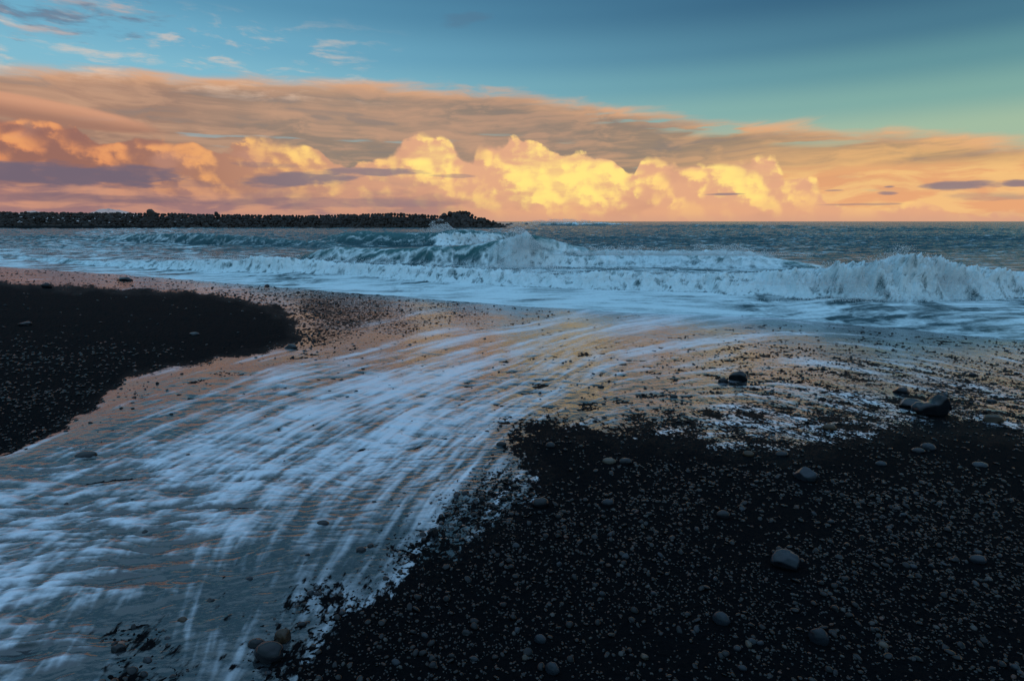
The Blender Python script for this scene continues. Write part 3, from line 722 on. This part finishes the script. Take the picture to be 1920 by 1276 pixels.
for i, (px, py, w, h, mk, cuts, label) in enumerate(ROCKS):
    x, y = at_ground(px, py - 2); x, y = float(x), float(y)
    d = y * cp + (HC - float(ground_h(x, y))) * sp
    W = w * d / F * 1.06
    dep = math.atan2(HC - Z0 + SLOPE * (NX * x + NY * y), y)
    Hh = h * d / F / math.cos(dep)
    v, f = ICO[4]
    depth_r = .40 * W if cuts > 1 else .36 * W
    Hh = 1.2 * max(.25 * W, (Hh - 2 * depth_r * math.sin(dep) * .45))
    sq = (W / 2, depth_r, Hh * .62)
    v = stone_verts(v, 100 + i, (1, 1, 1), .13 if cuts < 2 else .24, cuts if cuts > 1 else 0, .74, .03 if cuts > 1 else .006)
    if mk == 'w':                                     # long low body rising to a knob at the right
        v = v * np.array([1, 1, .7]); k = np.exp(-((v[:, 0] - .55) / .26) ** 2)
        v[:, 2] += k * .85 * (v[:, 2] > -.1); v[:, 2] *= .95
    v = v * np.array(sq)
    if mk == 'g' and h / w > .6:
        a_ = -.5; v = v @ np.array([[math.cos(a_), math.sin(a_), 0], [-math.sin(a_), math.cos(a_), 0], [0, 0, 1]])
    nm = 'rock' if cuts > 1 or mk == 'w' else ('pebble' if W < .12 else 'stone')
    o = link(nm, tri_mesh(nm, v, f, MM[mk]))
    o.location = (x, y + depth_r * .6, float(ground_h(x, y + depth_r * .6)) + Hh * .28)
    tag(o, label, nm, 'stones and rocks scattered on the beach')
    taken.append((x, y + depth_r * .6, W * .6))
# gravel: many small pebbles as one mass, the largest as objects of their own
VAR = {k: [stone_verts(ICO[k][0], 900 + 10 * k + j, (1, rs.uniform(.65, .9), rs.uniform(.32, .72)), .12 + .05 * (j % 3), 4 if j % 3 == 0 else 0, .8) for j in range(10)] for k in (1, 2)}
pts = []
edges_ = np.geomspace(1.15, 24, 26)
for a, b in zip(edges_[:-1], edges_[1:]):
    ym = (a + b) / 2; dmin = max(.0095, ym * .0046)
    hw = .98 * ym + 1.1
    n = int((b - a) * 2 * hw * 2500 * (dmin / .0095) ** -2.1)
    x = rs.uniform(-hw, hw, n); y = rs.uniform(a, b, n)
    r = dmin / 2 * rs.uniform(0, 1, n) ** (-1 / 3.1); r = np.minimum(r, .017 + .0018 * ym)
    dm = field(dry, x, y); gf = field(Gf, x, y); qx = field(PX, x, y); qy = field(PY, x, y); rf = field(Tf, x, y)
    cl = fbm(x * 1.1, y * 1.1, 3, .5, 120)
    right = ss(820, 985, qy + cl * 90) * .93 + .10
    left = .035 + .45 * ss(610, 680, qy) * ss(420, 120, qx + cl * 160)
    dens = np.where(dm > -12, np.where(qx > 560, right, left), .02 + .34 * gf ** 1.5 * ss(.9, .1, rf) * (1 + 1.2 * (y < 3.5)) + .02)
    dens = np.where((dm > -110) & (dm <= -12), np.maximum(dens, .38 * right * ss(-110, -12, dm)), dens)
    dens = np.where((qy < edge_px(qx) + 5), 0, dens); dens *= np.where(qy < 640, .45, 1.0); dens *= np.where((field(Ff, x, y) > .42) & (qy < 660), .06, 1.0)
    dens *= np.clip(1 + cl * 1.3, .3, 1.6)
    k = rs.uniform(0, 1, n) < dens
    pts.append(np.stack([x[k], y[k], r[k], qx[k], qy[k], dm[k]], 1))
pts = np.concatenate(pts)
tk = np.array(taken)
near = np.array([np.min(np.hypot(tk[:, 0] - p[0], tk[:, 1] - p[1]) - tk[:, 2]) for p in pts])
pts = pts[near > .01]
inframe = (pts[:, 3] > 5) & (pts[:, 3] < 1915) & (pts[:, 4] < 1270)
show = np.where(inframe, pts[:, 2] / np.hypot(pts[:, 1], HC - 1.7), 0)
order = np.argsort(-show); IND = order[:245]; REST = order[245:]
gz_ = ground_h(pts[:, 0], pts[:, 1])
print('pebbles', len(pts))
def merge(idx, sub, variants, mat_, name):
    fv = ICO[sub][1]; nv = len(ICO[sub][0]); V = np.empty((len(idx), nv, 3)); 
    for j, i in enumerate(idx):
        p = pts[i]; V[j] = (variants[j % 10] * p[2]) @ rotm(rs, .35).T + (p[0], p[1], gz_[i] + p[2] * .22)
    Fq = (fv[None] + (np.arange(len(idx)) * nv)[:, None, None]).reshape(-1, 3)
    return tri_mesh(name, V.reshape(-1, 3), Fq, mat_)
m, T, out = mat('shingle_stone')
p_ = position(T)
cellv = T.n('ShaderNodeTexVoronoi', feature='F1'); T.put(cellv.inputs['Vector'], p_); cellv.inputs['Scale'].default_value = 34
g_ = T.n('ShaderNodeNewGeometry'); rnd = E(T, g_.outputs['Random Per Island'])
c_ = T.mix(T.ss(.3, 1.0, rnd), (.0006, .0008, .0012, 1), (.004, .005, .007, 1)); c_ = T.mix(T.ss(.86, .98, rnd), c_, (.032, .030, .028, 1)); c_ = T.mix(T.ss(.0, .05, 0.05 - rnd) * 1.0, c_, (.05, .02, .014, 1))
b_ = principled(T, Base_Color=c_, Roughness=T.noise(p_, 60, 3, .5) * .16 + .05, IOR=1.38, Specular_IOR_Level=.5)
T.put(b_.inputs['Normal'], bump(T, T.noise(p_, 120, 3, .6), .12, .002))
T.t.links.new(b_.outputs[0], out.inputs[0]); M_SHING = m
nearr = [i for i in REST if pts[i, 1] < 4.2]; farr = [i for i in REST if pts[i, 1] >= 4.2]
tag(link('shingle', merge(nearr, 2, VAR[2], M_SHING, 'shingle')), kind='stuff')
tag(link('wet_shingle', merge(farr, 1, VAR[1], M_SHING, 'wet_shingle')), kind='stuff')
PMESH = {}
for key, mm in (('d', M_PEB), ('g', M_PGREY), ('t', M_PTAN)):
    PMESH[key] = [tri_mesh('pebble', stone_verts(ICO[3][0], 400 + j, (1, rs.uniform(.65, .9), rs.uniform(.38, .68)), .12 + .05 * (j % 3), 5 if j % 2 else 0, .82), ICO[3][1], mm) for j in range(6)]
for n_i, i in enumerate(IND):
    p = pts[i]; key = rs.choice(['d', 'g', 't'], p=[.8, .17, .03])
    o = link('pebble', PMESH[key][n_i % 6])
    o.scale = (p[2],) * 3; o.location = (p[0], p[1], gz_[i] + p[2] * .25)
    o.rotation_euler = (rs.normal() * .3, rs.normal() * .3, rs.uniform(0, 6.28))
    if p[5] > -12: lab = {'d': 'small rounded dark pebble lying in the black shingle', 'g': 'small rounded blue grey pebble lying in the black shingle', 't': 'small rounded pale tan pebble lying in the black shingle'}[key]
    else: lab = {'d': 'small dark wet pebble in the thin foam film', 'g': 'small grey wet pebble in the thin foam film', 't': 'small tan wet pebble in the thin foam film'}[key]
    if p[5] > -12 and p[3] < 560: lab = {'d': 'small dark pebble on the left black sand patch', 'g': 'small grey pebble on the left black sand patch', 't': 'small tan pebble on the left black sand patch'}[key]
    tag(o, lab, 'pebble', 'loose pebbles on the beach')

# ------------------------------------------------------------------ breakwater
YB = float(at_sea(0, 427.5)[1])
TOPS = [(-900, 396), (0, 398), (300, 400), (460, 403), (600, 404), (740, 400), (800, 403), (832, 405), (842, 403), (856, 397), (868, 397), (880, 397), (888, 404), (900, 408), (915, 412), (930, 416), (940, 419), (948, 421), (956, 423)]
_tx, _ty = zip(*TOPS)
def bw_top(px): return np.interp(px, _tx, _ty)
def z_at(py, y): return HC + y * (float(ray(960, py)[2]) / float(ray(960, py)[1]))
cxs = np.linspace(-900, 950, 500); prof_r = [(-9, -1.5), (-4, .15), (-.5, .6), (1.0, .82), (4, .82), (12, 0), (16, -1.5)]
V = []
for c in cxs:
    tip = max(0.0, min(1.0, (952 - c) / 60)); hh = max(.1, z_at(bw_top(c) + 1.5, YB + 9))
    for off, hf in prof_r:
        X = (c - 960) / F * (YB + 8) / 1.0 * cp ** 0 
        n = mnoise.noise(Vector((X * .3, off * .3, 0)))
        V.append((X, YB + 8 + off * (0.35 + .65 * tip) + n * .8, (hf * hh if hf > 0 else hf) + n * .5 * (hf > 0)))
V = np.array(V)
bwo = tag(link('breakwater', np_mesh('breakwater', V, grid_quads(500, len(prof_r)), M_BOULD)), 'long low dark rubble breakwater running out into the sea at the horizon', 'breakwater')
BV = [tri_mesh('boulder', stone_verts(ICO[2][0], 600 + j, (1, rs.uniform(.75, 1), rs.uniform(.7, .95)), .28, 5, .76), ICO[2][1], M_BOULD, smooth=False) for j in range(9)]
bl = []
c = -520.0
while c < 946:
    hh = z_at(bw_top(c), YB + 8)
    nrow = max(1, int(round(hh / 1.15)))
    for k in range(nrow + 1):
        zf = (k + .2) / (nrow + .25)
        s_ = rs.uniform(.6, 1.45) * (1.25 if 838 < c < 890 else 1)
        zz = zf * hh - s_ * .55 + rs.normal() * .2
        if k == nrow:
            s_ = min(s_, 1.05); zz = hh - s_ * .6 + rs.normal() * .12
        off = -8 + 9.5 * zf * 1.0
        tip = .35 + .65 * max(0, min(1, (952 - c) / 60))
        bl.append((c + rs.normal() * 1.6, (c - 960) / F * (YB + 8), YB + 8 + off * tip + rs.normal() * .3, max(zz, -.3), s_, k == nrow, zf))
    c += rs.uniform(4.6, 6.6)
for (c, k) in [(298, 1.9), (418, 1.3), (836, 1.5), (846, 1.4)]:
    hh = z_at(bw_top(c), YB + 8); bl.append((c, (c - 960) / F * (YB + 8), YB + 8.5, hh + .2, k, True, 1.3))
for (px, py, s_) in [(958, 422, 1.1), (987, 421.5, .9), (952, 423, 1.2)]:
    x, y = at_sea(px, py); bl.append((px, float(x), float(y), .1, s_ * float(y) / 280, True, 1.2))
fr = [b for b in bl if b[0] > 0]; fr.sort(key=lambda b: -b[6] - (b[0] > 825) * .6)
ind_b = set(id(b) for b in fr[:290])
sv, sf = [], []; nvb = len(ICO[2][0]); cnt = 0
for j, b in enumerate(bl):
    R_ = rotm(rs, 1.2)
    if id(b) in ind_b:
        o = link('boulder', BV[j % 9]); o.location = b[1:4]; o.scale = (b[4] * 1.15,) * 3
        o.rotation_euler = Matrix(R_).to_euler()
        if b[0] > 947: lab = ('outlying dark boulder awash off the breakwater tip' if b[0] > 970 else 'dark boulder half awash at the breakwater tip')
        elif b[0] > 835: lab = 'dark boulder in the raised mound at the end of the breakwater'
        elif b[4] > 1.8: lab = 'large dark boulder sticking up above the left breakwater crest'
        elif b[5]: lab = 'dark boulder on the crest line of the breakwater'
        else: lab = 'dark boulder on the seaward slope of the breakwater'
        tag(o, lab, 'boulder', 'boulders of the breakwater')
    else:
        me = BV[j % 9]; co = np.empty(nvb * 3); me.vertices.foreach_get('co', co)
        sv.append((co.reshape(-1, 3) * b[4] * 1.15) @ R_.T + b[1:4]); sf.append(ICO[2][1] + cnt * nvb); cnt += 1
tag(link('rubble', tri_mesh('rubble', np.concatenate(sv), np.concatenate(sf), M_BOULD, smooth=False)), kind='stuff')
M_SNOW = m_plain('snow', (.75, .78, .82)); sv, sf = [], []
for j in range(30):
    c = rs.choice([rs.uniform(60, 200), rs.uniform(90, 180), rs.uniform(200, 480)]); hh = z_at(bw_top(c), YB + 8); zf = rs.uniform(.35, .75)
    off = -8 + 9.5 * zf
    sv.append(stone_verts(ICO[1][0], 3000 + j, (rs.uniform(.2, .9), .5, rs.uniform(.08, .16)), .2) + ((c - 960) / F * (YB + 8), YB + 7.0 + off, zf * hh)); sf.append(ICO[1][1] + j * 12)
tag(link('snow', tri_mesh('snow', np.concatenate(sv), np.concatenate(sf), M_SNOW)), kind='stuff')
# black shore at the foot of the breakwater, far left
gxs, gys = np.meshgrid(np.linspace(-700, -130, 60), np.linspace(YB - 60, YB + 12, 24))
pxs = 960 + gxs / (YB - 10) * F
fz = 1.5 * ss(YB - 42, YB - 4, gys) * ss(430, 180, pxs) - .45 + .08 * fbm(gxs * .05, gys * .1, 3, .5, 3)
tag(link('far_shore', np_mesh('far_shore', np.stack([gxs, gys, fz], -1).reshape(-1, 3), grid_quads(24, 60), M_SAND, {'damp': np.zeros(fz.size)})), kind='structure')
# snowy mountains far beyond
def mountain(px0, px1, pytop, D, m_, seed):
    n = 70; mx = np.linspace(-1, 1, n); X, Y = np.meshgrid(mx, np.linspace(-1, 1, 40))
    r = np.sqrt(X ** 2 + Y ** 2); wpx = (px1 - px0) / 2 / F * D; hm = (414 - pytop) / F * D
    Z = hm * (np.clip(1 - r, 0, 1) ** .62) * (1 + .18 * fbm(X * 3 + seed, Y * 3, 5, .55, seed)) + hm * .07 * fbm(X * 8, Y * 8, 4, .6, seed + 2) - 30
    cx_ = ((px0 + px1) / 2 - 960) / F * D
    return tag(link('mountain', np_mesh('mountain', np.stack([cx_ + X * wpx, D + Y * wpx * .8, Z], -1).reshape(-1, 3), grid_quads(40, n), m_)), kind='structure')
mm_, T, out = mat('hazed_mountain_snow'); p_ = position(T)
nz_ = T.noise(p_, .006, 6, .7)
bb = principled(T, Base_Color=T.mix(T.ss(.55, .68, nz_), (.80, .50, .42, 1), (.50, .30, .26, 1)), Roughness=.9)  # mauve distance haze is put into the snow colour
T.t.links.new(bb.outputs[0], out.inputs[0])
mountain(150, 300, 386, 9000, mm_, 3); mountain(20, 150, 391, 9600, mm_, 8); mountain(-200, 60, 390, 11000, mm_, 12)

# ------------------------------------------------------------------ spray
def sea_h_at(px, ty, wf):            # foot distance of a breaker under a picture column
    return float(at_sea(px, ty)[1]) + wf
drops = []
def plume(n, fx_, fy_, fz_, size):
    drops.append(np.stack([fx_, fy_, fz_, size * rs.uniform(.5, 1.5, len(fx_)) ** 2], 1))
def burst(n, px, spx_, toe_y, wf, z0, z1, size=.012, dx=0.0, depth=.5, power=1.6, clump=.5):
    y = float(at_sea(px, toe_y)[1]) + wf
    q = rs.normal(size=n) * spx_; t = rs.uniform(0, 1, n) ** power
    keep = fbm(q * .045 + px, t * 2.6, 4, .62, 140) > -clump * (1 - t * .8) * .7 - .05 + .25 * t
    q = q[keep]; t = t[keep]
    Z_ = z0 + (z1 - z0) * t * np.exp(-(q / spx_) ** 2 * .35); X_ = (px + q + dx * t - 960) / F * y * 1.02
    plume(n, X_, y + rs.normal(size=len(q)) * depth * .5 - .2, Z_, np.full(len(q), size))
burst(24000, 1690, 62, 563, 1.2, .6, 2.25, .010, -15, .7, 1.7)
burst(9000, 1560, 60, 559, 1.2, .5, 1.55, .010, -10, .7, 1.7)
burst(8000, 1640, 60, 562, .9, .3, 1.5, .010, -10, .6, 1.5)
burst(6000, 1760, 70, 563, .6, .1, 1.35, .010, 20, .5, 1.4)
burst(5000, 1650, 80, 563, .1, .0, .55, .010, 0, .5, 1.3)
burst(6500, 985, 20, 504, 2.6, 1.2, 2.9, .014, -14, .8, 1.3, .9)
burst(5000, 975, 26, 506, 1.0, .1, 1.9, .014, 10, .8, 1.5, .9)
burst(9000, 1330, 60, 508, 2.2, .9, 1.8, .014, 0, .6, 1.6)
burst(9000, 1150, 60, 507, 2.2, .9, 1.75, .014, 0, .6, 1.6)
burst(6500, 842, 20, 461, 4.2, 1.2, 3.6, .026, -14, 1.5, 1.4, .9)
burst(8000, 870, 40, 461, 1.5, .2, 1.5, .024, 0, 1.5, 1.4)
burst(8000, 1050, 45, 423.5, 13, 1.5, 5.2, .09, 0, 4, 1.6, .9)
for px, ty in [(120, 484), (420, 503), (560, 509), (700, 519), (860, 531), (1030, 539), (1200, 546), (1380, 550), (1500, 556), (1850, 562)]:
    burst(4200, px, 75, ty, 1.4, .45, 1.15, .010, 0, .8, 2.0, .5)
D_ = np.concatenate(drops); nd = len(D_)
tet = np.array([[1, 1, 1], [1, -1, -1], [-1, 1, -1], [-1, -1, 1]]) * .6
dv = (D_[:, None, :3] + tet[None] * D_[:, 3][:, None, None]).reshape(-1, 3)
df = (np.array([[0, 1, 2], [0, 3, 1], [0, 2, 3], [1, 3, 2]])[None] + (np.arange(nd) * 4)[:, None, None]).reshape(-1, 3)
md, T, out = mat('spray_droplets')
b1 = T.n('ShaderNodeBsdfDiffuse'); b1.inputs[0].default_value = (.97, .985, .99, 1)
b2 = T.n('ShaderNodeBsdfTranslucent'); b2.inputs[0].default_value = (.97, .985, .99, 1)
mx = T.n('ShaderNodeMixShader'); mx.inputs[0].default_value = .5
T.t.links.new(b1.outputs[0], mx.inputs[1]); T.t.links.new(b2.outputs[0], mx.inputs[2]); T.t.links.new(mx.outputs[0], out.inputs[0])
tag(link('sea_spray', tri_mesh('sea_spray', dv, df, md, smooth=True)), kind='stuff')
#REST-END
sc.view_settings.view_transform = 'Standard'; sc.view_settings.look = 'None'
sc.view_settings.exposure = 0; sc.view_settings.gamma = 1
sc.cycles.max_bounces = 5; sc.cycles.diffuse_bounces = 2; sc.cycles.glossy_bounces = 3
